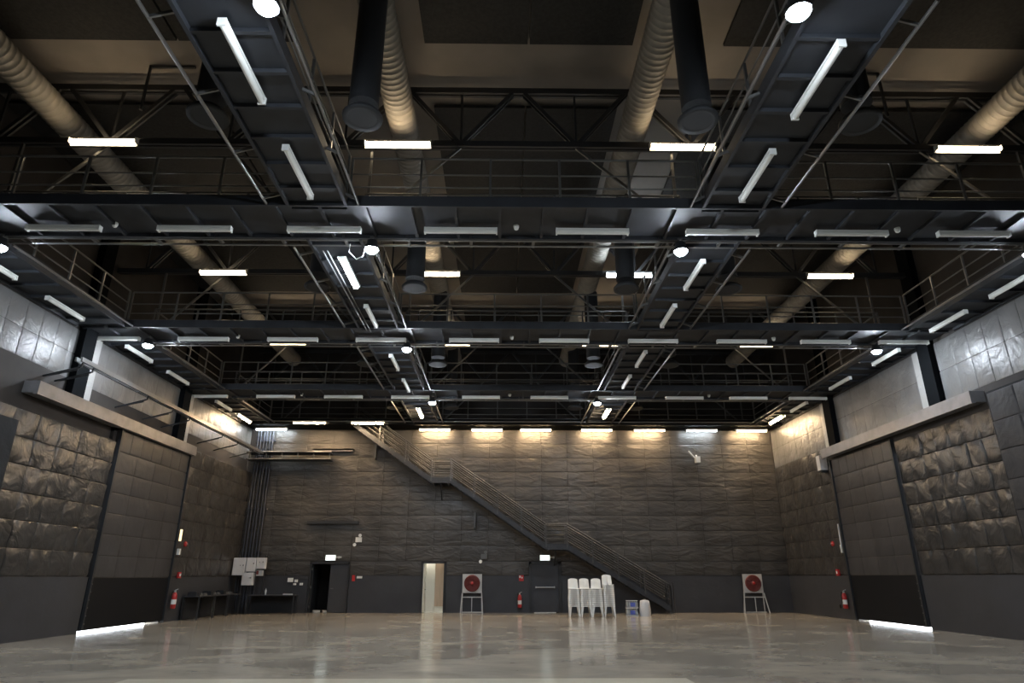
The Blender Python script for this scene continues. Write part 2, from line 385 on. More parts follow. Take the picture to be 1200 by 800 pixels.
def long_walk(name, x0, x1, lab, rails, pipes, grp, rib=True):
    t = empty(name, ((x0+x1)/2, C(3), 8.52), lab, 'catwalk', grp); xc = (x0+x1)/2
    for k in (5, 4, 3, 2, 1):
        a = C(k)+.49 if k < 5 else C(5)+1; b = C(k-1)-.89 if k > 1 else D-1.72
        obj('deck_plate', MB().box((x0, a, 8.56), (x1, b, 8.60)), 'deck', t)
        for x in (x0, x1): obj('side_beam', MB().box((x-.03, a, 8.47), (x+.03, b, 8.7)), 'deck', t)
        n = int((b-a)/.75)
        for i in range(n+1): put('deck_rib', RIBY, t, (0, a+.3+i*.75-C(3), .005), 0, ((x1-x0)/1.26, 1, 1))
        for x in rails: railing(t, (x, a+.05, 0), (x, b-.05, 0))
        for x in pipes:
            obj('lighting_pipe', MB().tube([(x, a+.4, 8.5), (x, b, 8.5)], .027, 8), 'pipe', t)
            e = x0 if x < xc else x1
            for i in range(4):
                yy = a+.8+i*1.45
                if yy < b: obj('pipe_bracket', MB().bar((e, yy, 8.62), (x, yy, 8.5), .03, .05), 'rail', t)
    return t
lw = long_walk('long_catwalk', LX0, LX1, 'dark steel catwalk running away from the camera, left of centre', (LX0, LX1), (-4.72, -2.9), 'long catwalks')
rw = long_walk('long_catwalk', RX0, RX1, 'dark steel catwalk running away from the camera, right of centre', (RX0, RX1), (3.72, 5.55), 'long catwalks')
long_walk('side_catwalk', XLU+.06, SXL, 'dark steel catwalk along the left wall', (SXL,), (-10.95,), 'side catwalks')
long_walk('side_catwalk', SXR, XR-.06, 'dark steel catwalk along the right wall', (SXR,), (11.9,), 'side catwalks')
# bright conduits under the long catwalks
for x, lab, ya, yb in ((-4.08, 'outer', 13, 18), (-3.98, 'inner', 13, 18.1)):
    tag(obj('conduit', MB().tube([(x, ya, 8.44), (x, yb, 8.44)], .016, 6), 'pipe'), 'thin bright conduit under the left long catwalk, %s of the pair' % lab, 'conduit', 'catwalk conduits')
# back catwalk
t = empty('back_catwalk', (.5, D-.8, 8.46), 'dark steel catwalk along the top of the back wall', 'catwalk')
DB = D-1.7
obj('deck_plate', MB().box((XLU+.05, DB, 8.5), (-7.35, D-.06, 8.56)).box((-5.6, DB, 8.5), (XR-.05, D-.06, 8.56)).box((-7.35, DB, 8.5), (-5.6, D-1.3, 8.56)), 'matte', t)
obj('side_beam', MB().box((XLU+.05, DB-.03, 8.42), (XR-.05, DB+.03, 8.68)), 'matte', t)
obj('lighting_pipe', MB().tube([(-11, DB-.25, 8.5), (12, DB-.25, 8.5)], .027, 8), 'pipe', t)
railing(t, (SXL, DB, 0), (LX0, DB, 0)); railing(t, (LX1, DB, 0), (RX0, DB, 0)); railing(t, (RX1, DB, 0), (SXR, DB, 0))

# ------------------------------------------------------------------ tube lights
def tube_protos(matname, bare=False, side=False):
    r = bpy.data.objects.new('tube_light', None); COL.objects.link(r)
    hs = MB().box((-.76, -.055, .03), (.76, .055, .07)).mesh('housing', 'white')
    if bare: hs = MB().box((-.78, -.10, .045), (.78, .10, .07)).box((-.78, -.10, .0), (.78, -.09, .07)).mesh('housing', 'white')
    if side: hs = MB().box((-.76, .045, -.09), (.76, .07, .09)).mesh('housing', 'white')
    df = MB().tube([(-.74, 0, .0), (.74, 0, .0)], .05, 8).mesh('tube', matname)
    ec = MB().box((-.015, -.06, -.05), (.015, .06, .07)).mesh('end_cap', 'white')
    put('housing', hs, r); put('tube', df, r); put('end_cap', ec, r, (-.755, 0, 0)); put('end_cap', ec, r, (.755, 0, 0))
    return r
PROT = {'off': tube_protos('refl'), 'cool': tube_protos('tubec', True), 'back': tube_protos('tubeb', True), 'twarm': tube_protos('tubew', True, True), 'tcool': tube_protos('tubec', True, True)}
USED = set()
def tube(kind, loc, rz, label, group):
    src = PROT[kind]; key = kind if kind != 'back' else 'back'
    o = src if key not in USED else copy_tree(src); USED.add(key)
    o.location = loc; o.rotation_euler = (0, 0, rz); tag(o, label, 'tube light', group); return o
xs = [-11.95, -9.23, -6.5, -3.79, -.92, 1.86, 4.62, 7.38, 10.0, 12.45]
for k in (3, 2, 1):
    c = C(k); lst = xs[1:9] if k == 3 else xs
    n = len(lst)
    for i, x in enumerate(lst):
        q = lst.index(x)
        pos = ORD[q] + ' from the left' if q < n/2 else (('rightmost' if q == n-1 else ORD[n-1-q] + ' from the right'))
        tube('off', (x, c-.02, 8.40), 0, 'unlit white tube light under the %s cross catwalk, %s' % (ROWS[k], pos), 'tube lights under the %s cross catwalk' % ROWS[k])
for side, X, ys in (('left', -3.73, [7.35, 10.0, 14.1, 16.85, 21.0, 23.8]), ('right', 4.6, [7.6, 10.0, 14.1, 16.7, 20.5, 23.2])):
    for i, y in enumerate(ys):
        lit = 'cool' if (side == 'left' and i == 2) else 'off'
        tube(lit, (X, y, 8.40), PI/2, '%s tube light under the %s long catwalk, %s from the camera' % ('brightly lit cool' if lit == 'cool' else 'unlit white', side, ORD[i]), 'tube lights under the %s long catwalk' % side)
    tube('back', (X, 28.2, 8.40), PI/2, 'lit warm tube light under the %s long catwalk, just before the back wall' % side, 'tube lights under the %s long catwalk' % side)
for side, X, ys in (('left', -11.95, [13.7, 16.4, 20.2, 22.9, 27.0]), ('right', 12.7, [14.5, 17.0, 20.2, 23.3, 26.9])):
    for i, y in enumerate(ys):
        tube('off', (X, y, 8.40), PI/2, 'unlit white tube light under the %s wall catwalk, %s from the camera' % (side, ORD[i]), 'tube lights under the %s wall catwalk' % side)
    tube('back', (X, 29.3, 8.40), PI/2, 'lit warm tube light under the %s wall catwalk, farthest from the camera' % side, 'tube lights under the %s wall catwalk' % side)
for i, (x, z, kd) in enumerate([(-11.45, 8.40, 'cool'), (-9.2, 8.425, 'back'), (-6.45, 8.425, 'back'), (-3.4, 8.40, 'back'), (-.82, 8.40, 'back'), (1.6, 8.40, 'back'), (4.62, 8.40, 'back'), (7.25, 8.40, 'back'), (9.86, 8.40, 'cool'), (12.35, 8.40, 'back')]):
    pos = ORD[i] + ' from the left' if i < 5 else ('rightmost' if i == 9 else ORD[9-i] + ' from the right')
    yy = 31.6 if z < 8.41 else DB-.25
    tube(kd, (x, yy, z), 0, 'lit %s tube light atop the back wall, %s' % ('warm' if kd == 'back' else 'cool white', pos), 'lit tube lights along the back wall')
for k in (3, 2, 1):
    for i, (x, kd) in enumerate([(-9.15, 'twarm'), (-2.45 if k == 3 else -2.2, 'twarm'), (4.1, 'tcool' if k == 2 else 'twarm'), (10.74, 'twarm')]):
        tube(kd, (x, C(k)+.34, 10.87), 0, 'lit %s tube light on the %s roof truss, %s of four from the left' % ('warm' if kd == 'twarm' else 'cool', ROWS[k], ORD[i]), 'lit tube lights on the roof trusses')

# ------------------------------------------------------------------ floodlights
fl = bpy.data.objects.new('flood_light', None); COL.objects.link(fl)
put('lens', MB().lathe([(.03, -.085), (.09, -.07), (.125, -.035), (.14, .0), (.14, .03)], n=20).mesh('lens', 'flood'), fl)
put('housing', MB().lathe([(.16, .0), (.165, .06), (.12, .1), (.11, .2), (.05, .22)], n=20).mesh('housing', 'black'), fl)
put('bracket', MB().bar((0, 0, .2), (0, 0, .36), .03, .03).box((-.05, -.03, .28), (.05, .14, .31)).mesh('bracket', 'rail'), fl)
first = True
FLD = [(-2.97, 4, 'left long catwalk'), (3.68, 4, 'right long catwalk'), (-2.87, 3, 'left long catwalk'), (3.84, 3, 'right long catwalk'), (-10.84, 3, 'left wall catwalk'), (11.53, 3, 'right wall catwalk'),
       (-3.02, 2, 'left long catwalk'), (-10.89, 2, 'left wall catwalk'), (11.7, 2, 'right wall catwalk'), (-2.9, 1, 'left long catwalk'), (3.81, 1, 'right long catwalk')]
for x, k, where in FLD:
    y = {4: 6.15, 3: 12.48, 2: 19.0 if x > -10 else 18.75, 1: 25.55}[k]
    o = fl if first else copy_tree(fl); first = False
    o.location = (x, y, 8.2)
    tag(o, 'glaring round white floodlight where the %s cross catwalk meets the %s' % (ROWS[k], where), 'floodlight', 'floodlights under the catwalks')
# power lead of one flood
tag(obj('power_lead', MB().tube([(-3.4, 12.7, 8.45), (-3.38, 12.6, 8.2), (-3.2, 12.55, 8.0), (-3.05, 12.5, 8.05), (-3.0, 12.48, 8.28)], .012, 6), 'white'), 'white power lead looping from the floodlight left of centre', 'cable')
# detectors
det = MB().lathe([(.06, .06), (.06, .02), (.045, -.03), (.02, -.05)], n=12).mesh('smoke_detector', 'white')
for k in (3, 2, 1):
    for x, wh in ((-8.2, 'left'), (.25, 'centre'), (8.4, 'right')):
        o = put('smoke_detector', det, None, (x, C(k), 8.5))
        tag(o, 'small round white detector under the %s cross catwalk, %s one' % (ROWS[k], wh), 'detector', 'detectors under the catwalks')

# ------------------------------------------------------------------ ducts
def duct_mb(L):
    mb = MB(); n = int(L/.16); pts = []; rad = []
    for i in range(n):
        y = i*.16; pts += [(0, y, 0), (0, y+.13, 0), (0, y+.145, 0)]; rad += [.33, .33, .345]
    return mb.tube(pts, .33, 18, True, rad)
dm = duct_mb(35).mesh('spiral_duct', 'spiral')
for x, wh in ((-10.5, 'above the left wall catwalk'), (-2.45, 'left of centre'), (3.12, 'right of centre'), (11.55, 'above the right wall catwalk')):
    o = put('spiral_duct', dm, None, (x, -4, 11.78)); tag(o, 'long ribbed spiral air duct under the roof, %s' % wh, 'duct', 'spiral ducts')
dd = bpy.data.objects.new('drop_duct', None); COL.objects.link(dd)
put('duct_body', MB().lathe([(.25, .1), (.25, 1.1)], n=18).mesh('duct_body', 'drop'), dd)
put('diffuser_ring', MB().lathe([(.24, 0), (.33, -.02), (.34, .03), (.26, .12)], n=24).mesh('diffuser_ring', 'drop'), dd)
first = True
for y, wh in ((8.9, 'in the nearest bay'), (15.65, 'in the second bay'), (22.2, 'in the third bay'), (28.6, 'in the farthest bay')):
    for x, w2 in ((-4.95, 'left of the left long catwalk'), (-2.38, 'right of the left long catwalk'), (3.25, 'left of the right long catwalk'), (6.0, 'right of the right long catwalk')):
        o = dd if first else copy_tree(dd); first = False
        o.location = (x, y, 8.75)
        o.children[0 if o.children[0].name.startswith('duct_body') else 1].scale = (1, 1, 2.58 if abs(x) < 4 else 3.63)
        tag(o, 'dark round vertical air duct hanging %s, %s' % (wh, w2), 'duct', 'vertical drop ducts')
# hanging pipe frames
for x0, x1, wh in ((-8.35, -7.3, 'left'), (7.4, 8.9, 'right')):
    xo = x0 if wh == 'left' else x1
    tag(obj('pipe_hanger', MB().bar((xo, 12.2, 11.6), (xo, 12.2, ZC-.03), .05, .05).bar((x0, 12.2, ZC-.06), (x1, 12.2, ZC-.06), .05, .05), 'truss'), 'dark hanging pipe hanger under the tan ceiling, %s side' % wh, 'hanger', 'hanging frames')

# ------------------------------------------------------------------ cable tray on the left wall and shelf on the back wall
XT = -11.75
t = empty('cable_tray', (XT, 17, 7.15), 'long pale metal cable tray on brackets along the left wall', 'cable tray')
for dx in (.06, .22): obj('side_rail', MB().box((XT+dx-.025, 16.9, 7.08), (XT+dx+.025, 31.1, 7.2)), 'pipe', t)
for i in range(24): obj('rung', MB().box((XT+.06, 17.2+i*.58, 7.11), (XT+.22, 17.25+i*.58, 7.13)), 'track', t)
for i, y in enumerate((17.1, 17.6, 20.6, 22.3, 23.6, 26.6, 28.2, 30.0)):
    obj('bracket', MB().bar((XLU, y, 6.72), (XT+.1, y, 6.98), .03, .04).bar((XT+.12, y, 6.97), (XT+.14, y, 7.1), .03, .04).bar((XLU, y+.22, 6.80), (XT-.1, y+.22, 6.97), .03, .03), 'black', t)
t = empty('pipe_rack', (-10.3, D-.5, 7.0), 'long black pipe rack on the back wall at the left corner', 'rack')
obj('top_plate', MB().box((XL, D-.95, 7.18), (-8.35, D-.26, 7.24)), 'black', t)
obj('bottom_plate', MB().box((XL, D-.95, 6.86), (-8.35, D-.3, 6.9)), 'black', t)
obj('front_rail', MB().tube([(XL+.1, D-.98, 7.22), (-8.3, D-.98, 7.22)], .03, 8), 'pipe', t)
obj('front_rail', MB().tube([(XL+.1, D-.98, 6.88), (-8.3, D-.98, 6.88)], .03, 8), 'pipe', t)
for i in range(6): obj('upright', MB().bar((-12.2+i*.76, D-.9, 6.9), (-12.2+i*.76, D-.9, 7.2), .05, .05), 'black', t)
tag(obj('ledge', MB().box((-9.4, D-.32, 7.42), (-7.4, D-.03, 7.5)).box((-9.4, D-.32, 7.38), (-7.4, D-.28, 7.5)), 'track'), 'short pale ledge high on the back wall beside the pipe rack', 'ledge')
tag(obj('mounting_bar', MB().box((-9.35, D-.2, 3.93), (-6.9, D-.03, 4.06)), 'black'), 'black horizontal bar mounted mid height on the back wall', 'bar')
t = empty('conduit_bundle', (-11.9, D-.4, .9), 'bundle of dark vertical conduits in the back left corner', 'conduits')
for i in range(6): obj('conduit', MB().tube([(-12.22+i*.15, D-.14-(i % 2)*.05, .02), (-12.22+i*.15, D-.14-(i % 2)*.05, 8.4)], .04, 8), 'curt', t)
for z in (2.6, 4.6, 6.5, 7.9): obj('cross_strap', MB().box((-12.3, D-.16, z), (-11.35, D-.05, z+.05)), 'curt', t)

# ------------------------------------------------------------------ staircase
SY0, SY1 = 31.0, 31.95
SP = [(-7.28, 8.40), (-3.42, 5.72), (-2.5, 5.72), (1.98, 2.72), (2.95, 2.72), (7.55, 0.04)]
t = empty('staircase', (SP[-1][0], SY0, 0), 'long dark steel staircase with two landings climbing the back wall', 'staircase')
HW = .26
for y in (SY0, SY1):
    for a, b in zip(SP[:-1], SP[1:]):
        mb = MB(); yy0, yy1 = y-.02, y+.02
        v = [(a[0], yy0, a[1]), (b[0], yy0, b[1]), (b[0], yy0, b[1]+HW), (a[0], yy0, a[1]+HW)]; v += [(p[0], yy1, p[2]) for p in v]
        mb.add(v, [(0, 1, 2, 3), (7, 6, 5, 4), (0, 4, 5, 1), (1, 5, 6, 2), (2, 6, 7, 3), (3, 7, 4, 0)])
        obj('stringer', mb, 'deck', t)
    for hz in (1.14, .92, .70, .48):
        pts = [(p[0], y, p[1]+hz) for p in SP]
        pts[-1] = (pts[-1][0]-.05, y, pts[-1][2]+.05)
        obj('handrail' if hz > 1 else 'mid_rail', MB().tube(pts, .034 if hz > 1 else .024, 6), 'srail', t)
    for a, b in zip(SP[:-1], SP[1:]):
        L = b[0]-a[0]; n = max(1, round(L/1.15))
        for i in range(n+(1 if b is SP[-1] else 0)):
            x = a[0]+L*i/n; z = a[1]+(b[1]-a[1])*i/n
            obj('rail_post', MB().bar((x, y, z+.1), (x, y, z+1.15), .06, .06), 'srail', t)
    obj('rail_post', MB().bar((SP[-1][0]-.02, y, 0.0), (SP[-1][0]-.02, y, 1.2), .06, .06), 'srail', t)
    obj('return_rail', MB().tube([(SP[-1][0]-.4, y, 1.43), (SP[-1][0]+.12, y, 1.3), (SP[-1][0]+.14, y, .05)], .024, 6), 'srail', t)
for a, b in ((0, 1), (2, 3), (4, 5)):
    n = round((SP[a][1]-SP[b][1])/.178)
    for i in range(n):
        x = SP[a][0]+(SP[b][0]-SP[a][0])*(i+.5)/n; z = SP[a][1]+(SP[b][1]-SP[a][1])*(i+.5)/n+.16
        obj('tread', MB().box((x-.14, SY0+.02, z), (x+.14, SY1-.02, z+.03)).box((x-.14, SY0+.02, z-.04), (x-.13, SY1-.02, z)), 'deck', t)
for a, b in ((1, 2), (3, 4)):
    obj('landing', MB().box((SP[a][0], SY0, SP[a][1]+.16), (SP[b][0], SY1, SP[a][1]+.22)).box((SP[a][0]+.1, SY0, SP[a][1]), (SP[a][0]+.16, SY1, SP[a][1]+.16)).box((SP[b][0]-.16, SY0, SP[a][1]), (SP[b][0]-.1, SY1, SP[a][1]+.16)), 'deck', t)
    obj('landing_bracket', MB().bar((SP[a][0]+.45, SY0+.1, SP[a][1]), (SP[a][0]+.45, D-.04, SP[a][1]-.65), .05, .05), 'deck', t)
    obj('landing_bracket', MB().bar((SP[a][0]+.45, SY0+.05, SP[a][1]-.02), (SP[a][0]+.45, D-.04, SP[a][1]-.02), .05, .05), 'deck', t)
for x, z in ((-6.3, 7.0), (-1.35, 3.7)):
    obj('wall_bracket', MB().box((x-.04, D-.4, z), (x+.04, D-.03, z+.75)), 'srail', t)

# ------------------------------------------------------------------ doors in the back wall
# open double door, left
d = empty('door_3', (-8.1, D, 0), None, None); d['kind'] = 'structure'
obj('door_frame', MB().box((-9.02, D-.09, 0), (-8.95, D+.1, 2.2)).box((-7.25, D-.09, 0), (-7.18, D+.1, 2.2)).box((-9.02, D-.09, 2.13), (-7.18, D+.1, 2.2)), 'black', d)
dl = obj('door_leaf', MB().box((-8.07, D-.02, .02), (-7.26, D+.03, 2.12)), 'wains', d)
obj('door_handle', MB().bar((-7.99, D-.06, 1.05), (-7.86, D-.06, 1.05), .02, .02).bar((-7.99, D-.06, 1.05), (-7.99, D-.02, 1.05), .02, .02), 'pipe', dl)
obj('open_leaf', MB().box((-8.95, D+.12, .02), (-8.9, D+.95, 2.12)), 'black', d)
for i, z in enumerate((.25, 1.1, 1.9)): obj('hinge', MB().cb((-8.92, D-.0, z), (.05, .06, .1)), 'rail', d)
# pale open door
d = empty('door_4', (-3.2, D, 0), None, None); d['kind'] = 'structure'
obj('door_frame', MB().box((-3.82, D-.09, 0), (-3.74, D+.02, 2.22)).box((-2.76, D-.09, 0), (-2.69, D+.02, 2.22)).box((-3.82, D-.09, 2.15), (-2.69, D+.02, 2.22)), 'black', d)
obj('open_leaf', MB().box((-3.73, D+.02, .02), (-3.68, D+.85, 2.13)), 'cream', d)
obj('door_leaf', MB().box((-3.7, D+.92, .0), (-3.28, D+.96, 2.7)), 'cream', d)
obj('inner_door', MB().box((-3.25, D+.85, .25), (-2.55, D+.9, 2.4)), 'tan', d)
obj('inner_frame', MB().box((-3.29, D+.84, .0), (-3.25, D+.92, 2.4)).box((-3.29, D+.84, 0), (-2.5, D+.92, .2)), 'cream', d)
obj('handle', MB().cb((-3.64, D+.3, 1.0), (.05, .1, .03)), 'pipe', d)
# dark exit door under the stairs
d = empty('door_5', (2, D, 0), None, None); d['kind'] = 'structure'
obj('door_frame', MB().box((1.22, D-.09, 0), (1.34, D+.05, 2.22)).box((2.6, D-.09, 0), (2.74, D+.05, 2.22)).box((1.22, D-.09, 2.12), (2.74, D+.05, 2.22)), 'black', d)
dl = obj('door_leaf', MB().box((1.34, D-.02, .03), (2.6, D+.03, 2.12)), 'wains', d)
obj('push_bar', MB().tube([(1.55, D-.1, 1.1), (2.4, D-.1, 1.1)], .025, 8).box((1.52, D-.1, 1.06), (1.57, D-.02, 1.14)).box((2.38, D-.1, 1.06), (2.43, D-.02, 1.14)), 'board', dl)
obj('threshold_leak', MB().box((1.45, D-.12, 0), (2.45, D-.02, .03)), 'board', d)  # pale strip standing in for light leaking under this door
obj('added_fill_panel', MB().box((-4.3, D+.5, 2.74), (-3.3, D+.8, 2.79)), 'pfill', bpy.data.objects['wall_passage'])  # unseen glowing panel, added to brighten the pale doorway
# exit signs
for x, wh in ((-8.1, 'the dark double doorway at the left'), (1.98, 'the door under the stairs')):
    t = empty('exit_sign', (x, D-.1, 2.42), 'small lit pale exit sign above %s' % wh, 'sign', 'exit signs')
    obj('sign_box', MB().box((x-.24, D-.1, 2.27), (x+.24, D-.03, 2.53)), 'white', t)
    obj('sign_face', MB().box((x-.22, D-.11, 2.29), (x+.22, D-.1, 2.51)), 'sign', t)
    obj('emergency_spot', MB().lathe([(.04, 0), (.055, .08)], (x+.4, D-.06, 2.42), 10, 'y').box((x+.24, D-.05, 2.4), (x+.5, D-.03, 2.46)), 'board', t)
# emergency twin spots
for x, z, m, wh in ((-6.85, 3.2, 'white', 'white twin head emergency lamp high on the back wall right of the dark doorway'), (-.9, 2.45, 'rail', 'grey twin head emergency lamp on the back wall above the left hose reel')):
    t = empty('emergency_lamp', (x, D-.1, z), wh, 'lamp')
    obj('lamp_box', MB().box((x-.14, D-.14, z-.1), (x+.14, D-.03, z+.12)), m, t)
    obj('lamp_head', MB().lathe([(.05, 0), (.08, .1)], (x-.15, D-.12, z-.22), 10, 'y'), 'white', t)
    obj('lamp_head', MB().lathe([(.05, 0), (.08, .1)], (x+.08, D-.12, z+.2), 10, 'y'), m, t)
# wall camera / speaker high on back wall
t = empty('bracket_speaker', (9.65, D-.2, 7.1), 'small grey bracketed device high on the back wall, right side', 'speaker')
obj('device_body', MB().box((9.5, D-.4, 6.85), (9.72, D-.15, 7.15)), 'board', t)
obj('bracket_arm', MB().bar((9.55, D-.2, 7.05), (9.2, D-.3, 7.42), .06, .06).bar((9.62, D-.06, 7.25), (9.62, D-.25, 7.0), .08, .08), 'board', t)
# socket cluster, call points
def small(name, lab, cat, boxes, grp=None):
    loc = boxes[0][1]
    t = empty(name, loc, lab, cat, grp)
    for nm, c, dd_, m in boxes: obj(nm, MB().cb(c, dd_), m, t)
    return t
small('socket_cluster', 'cluster of small white sockets low on the back wall left of the dark doorway', 'socket',
      [('socket', (-9.87, D-.08, 1.42), (.24, .06, .18), 'white'), ('socket', (-9.6, D-.08, 1.38), (.14, .06, .12), 'white'), ('socket', (-9.65, D-.08, 1.24), (.12, .06, .08), 'white'), ('socket', (-9.35, D-.08, 1.24), (.14, .06, .1), 'white'), ('cable', (-9.2, D-.07, 1.45), (.5, .02, .02), 'rubber')])
small('fire_call_point', 'red call point and white plate on the back wall right of the dark doorway', 'call point',
      [('call_box', (-6.95, D-.08, 1.5), (.13, .06, .26), 'red'), ('white_plate', (-6.68, D-.08, 1.54), (.24, .05, .1), 'white')])
small('fire_notice', 'small red and white notice on the back wall above the fire extinguisher', 'notice',
      [('notice_plate', (.86, D-.06, 1.5), (.22, .02, .26), 'red'), ('pictogram', (.8, D-.072, 1.56), (.07, .01, .09), 'white'), ('pictogram', (.9, D-.072, 1.52), (.05, .01, .06), 'white')])
def extinguisher(x, y, z, lab, rz=0):
    t = empty('fire_extinguisher', (x, y, z), lab, 'fire extinguisher', None, rz)
    cy = put('cylinder', MB().lathe([(.07, 0), (.09, .02), (.09, .46), (.06, .54), (.025, .57)], n=16).mesh('cylinder', 'red'), t)
    put('valve', MB().cb((0, 0, .60), (.05, .05, .07)).bar((0, 0, .64), (.1, 0, .68), .02, .02).mesh('valve', 'board'), t)
    put('hose', MB().tube([(0, 0, .62), (-.09, 0, .6), (-.12, 0, .45), (-.1, 0, .2)], .014, 6).mesh('hose', 'rubber'), t)
    put('label', MB().lathe([(.092, .15), (.092, .32)], n=16).mesh('label', 'white'), cy)
    return t
extinguisher(.78, D-.16, .22, 'red fire extinguisher on the back wall left of the door under the stairs')
extinguisher(XL+.16, 26.0, .45, 'red fire extinguisher at the far edge of the left sliding door')
extinguisher(XR-.18, 26.95, .4, 'red fire extinguisher at the far edge of the right sliding door')

# hose reels
def hose_reel(x, y, lab, sc=1.0, splay=.06, rz=0):
    t = empty('hose_reel', (x, y, 0), lab, 'hose reel', 'fire hose reels', rz)
    def p(nm, mb, m, par=None): return put(nm, mb.mesh(nm, m), par or t)
    p('back_board', MB().box((-.45, 0, .86), (.45, .04, 1.68)), 'board')
    rd = p('reel_disc', MB().lathe([(.36, -.02), (.37, .0), (.37, .04), (.3, .05), (.12, .03), (.08, .12), (.03, .12)], (0, -.02, 1.28), 24, 'y'), 'redhose')
    hm = MB()
    for i in range(5): 
        r = .15+.045*i; hm.tube([(r*math.cos(a*PI/10), -.085, 1.28+r*math.sin(a*PI/10)) for a in range(21)], .018, 6, False)
    p('hose', hm, 'redhose', rd)
    p('hub', MB().lathe([(.05, .1), (.06, .17), (.03, .18)], (0, 0, 1.28), 12, 'y'), 'red', rd)
    for s in (-1, 1):
        q = put('leg', MB().bar((s*.45, -.02, .86), (s*(.45+splay), -.1, 0), .035, .035).mesh('leg', 'board'), t)
        q = put('leg', MB().bar((s*.43, .05, 1.2), (s*.46, .14, 0), .035, .035).mesh('leg', 'board'), t)
    for z in (.68, .04): p('cross_bar', MB().bar((-.47, -.04, z), (.47, -.04, z), .03, .04), 'board')
    p('centre_bar', MB().bar((0, -.05, .05), (0, -.05, .68), .03, .03), 'board')
    return t
hose_reel(-1.42, D-.25, 'red fire hose reel on a pale stand, between the pale doorway and the stairs')
hose_reel(11.62, D-.3, 'red fire hose reel on a pale stand, at the right end of the back wall', splay=.14)

# electrical cabinets by the corner
t0 = 'grey wall cabinets in the back left corner'
def cabinet(x0, x1, z0, z1, lab, y=31.3):
    t = empty('electrical_cabinet', ((x0+x1)/2, y, z0), lab, 'cabinet', t0)
    obj('cabinet_body', MB().box((x0, y, z0), (x1, y+.22, z1)), 'grey', t)
    cd = obj('cabinet_door', MB().box((x0+.03, y-.02, z0+.03), (x1-.03, y, z1-.03)), 'grey', t)
    obj('cabinet_lock', MB().cb((x1-.09, y-.03, (z0+z1)/2+.05), (.03, .03, .06)), 'black', cd)
    obj('cabinet_lock', MB().cb((x0+.35 if x1-x0 > .4 else x0+.15, y-.03, (z0+z1)/2+.05), (.02, .03, .04)), 'black', cd)
cabinet(-12.3, -11.73, 1.62, 2.38, 'largest grey wall cabinet, at the left of the corner group')
cabinet(-11.70, -11.27, 1.78, 2.38, 'narrow grey wall cabinet in the middle of the corner group')
cabinet(-11.24, -10.85, 1.90, 2.38, 'small grey wall cabinet at the right of the corner group')
cabinet(-11.82, -11.32, 1.20, 1.74, 'lowest grey wall cabinet of the corner group')
small('alarm_box', 'small reddish grey box hanging below the right corner cabinet', 'box', [('box_body', (-11.08, 31.44, 1.72), (.26, .24, .24), 'board'), ('box_cover', (-11.15, 31.32, 1.74), (.1, .02, .16), 'redhose')])
tag(obj('cabinet_stand', MB().bar((-12.15, 31.58, 0), (-12.15, 31.58, 2.5), .05, .08).bar((-11.5, 31.58, 0), (-11.5, 31.58, 2.5), .05, .08).bar((-10.95, 31.58, 0), (-10.95, 31.58, 2.5), .05, .08).bar((-12.3, 31.56, 2.2), (-10.85, 31.56, 2.2), .08, .04), 'black'), 'black steel stand carrying the corner wall cabinets', 'stand')

# ------------------------------------------------------------------ tables
def table(x0, x1, y0, y1, h, lab, panel_side):
    t = empty('work_table', ((x0+x1)/2, (y0+y1)/2, 0), lab, 'table')
    obj('table_top', MB().box((x0, y0, h-.04), (x1, y1, h)), 'wains', t)
    for x in (x0+.03, x1-.03):
        for y in (y0+.03, y1-.03): obj('leg', MB().bar((x, y, 0), (x, y, h-.04), .045, .045), 'black', t)
    if panel_side == 'y': obj('rear_panel', MB().box((x0+.06, y1-.08, .03), (x1-.06, y1-.05, h-.05)), 'cloth', t)
    else: obj('rear_panel', MB().box((x0+.05, y0+.06, .03), (x0+.08, y1-.06, h-.05)), 'cloth', t)
    return t
for i, (a, b, w_) in enumerate(((26.9, 28.35, 'nearest the door'), (28.38, 29.75, 'in the middle of the row'), (29.78, 31.05, 'nearest the back corner'))):
    table(XL+.05, XL+.72, a, b, .86, 'long black work table along the left wall, %s' % w_, 'x')
table(-11.35, -9.25, 30.9, 31.5, .8, 'black work table along the back wall under the sockets', 'y')
rnd = random.Random(3)
for i in range(9):
    y = 27.1+i*.43; r = .09+.03*rnd.random()
    mb = MB()
    if i % 3 == 0:
        mb = MB().box((XL+.2, y-.14, .86), (XL+.55, y+.14, .86+.14)).box((XL+.25, y-.1, 1.0), (XL+.5, y+.1, 1.02)); nm, lab, cat = 'equipment_case', 'small dark equipment case on the left wall tables, %s from the door' % ORD[i//3], 'case'
    else:
        for q in range(3): mb.tube([(XL+.42+(r-.01*q)*math.cos(a*PI/8), y+(r-.01*q)*math.sin(a*PI/8), .875+.028*q) for a in range(17)], .015, 6, False)
        nm, lab, cat = 'cable_coil', 'coiled grey cable on the left wall tables, %s coil from the door' % ORD[i-i//3-1], 'cable'
    tag(obj(nm, mb, 'rail' if i % 3 else 'black'), lab, cat, 'gear on the left wall tables')
tag(obj('bottle', MB().lathe([(.035, .8), (.04, .82), (.04, .98), (.015, 1.04), (.015, 1.08)], (-10.6, 31.1, 0), 12), 'water'), 'clear bottle standing on the black table by the back wall', 'bottle')
small('power_strip', 'pale power strip lying on the right end of the back wall table', 'power strip', [('strip_body', (-9.6, 31.1, .825), (.42, .07, .05), 'board'), ('switch', (-9.75, 31.1, .855), (.04, .03, .012), 'red')])
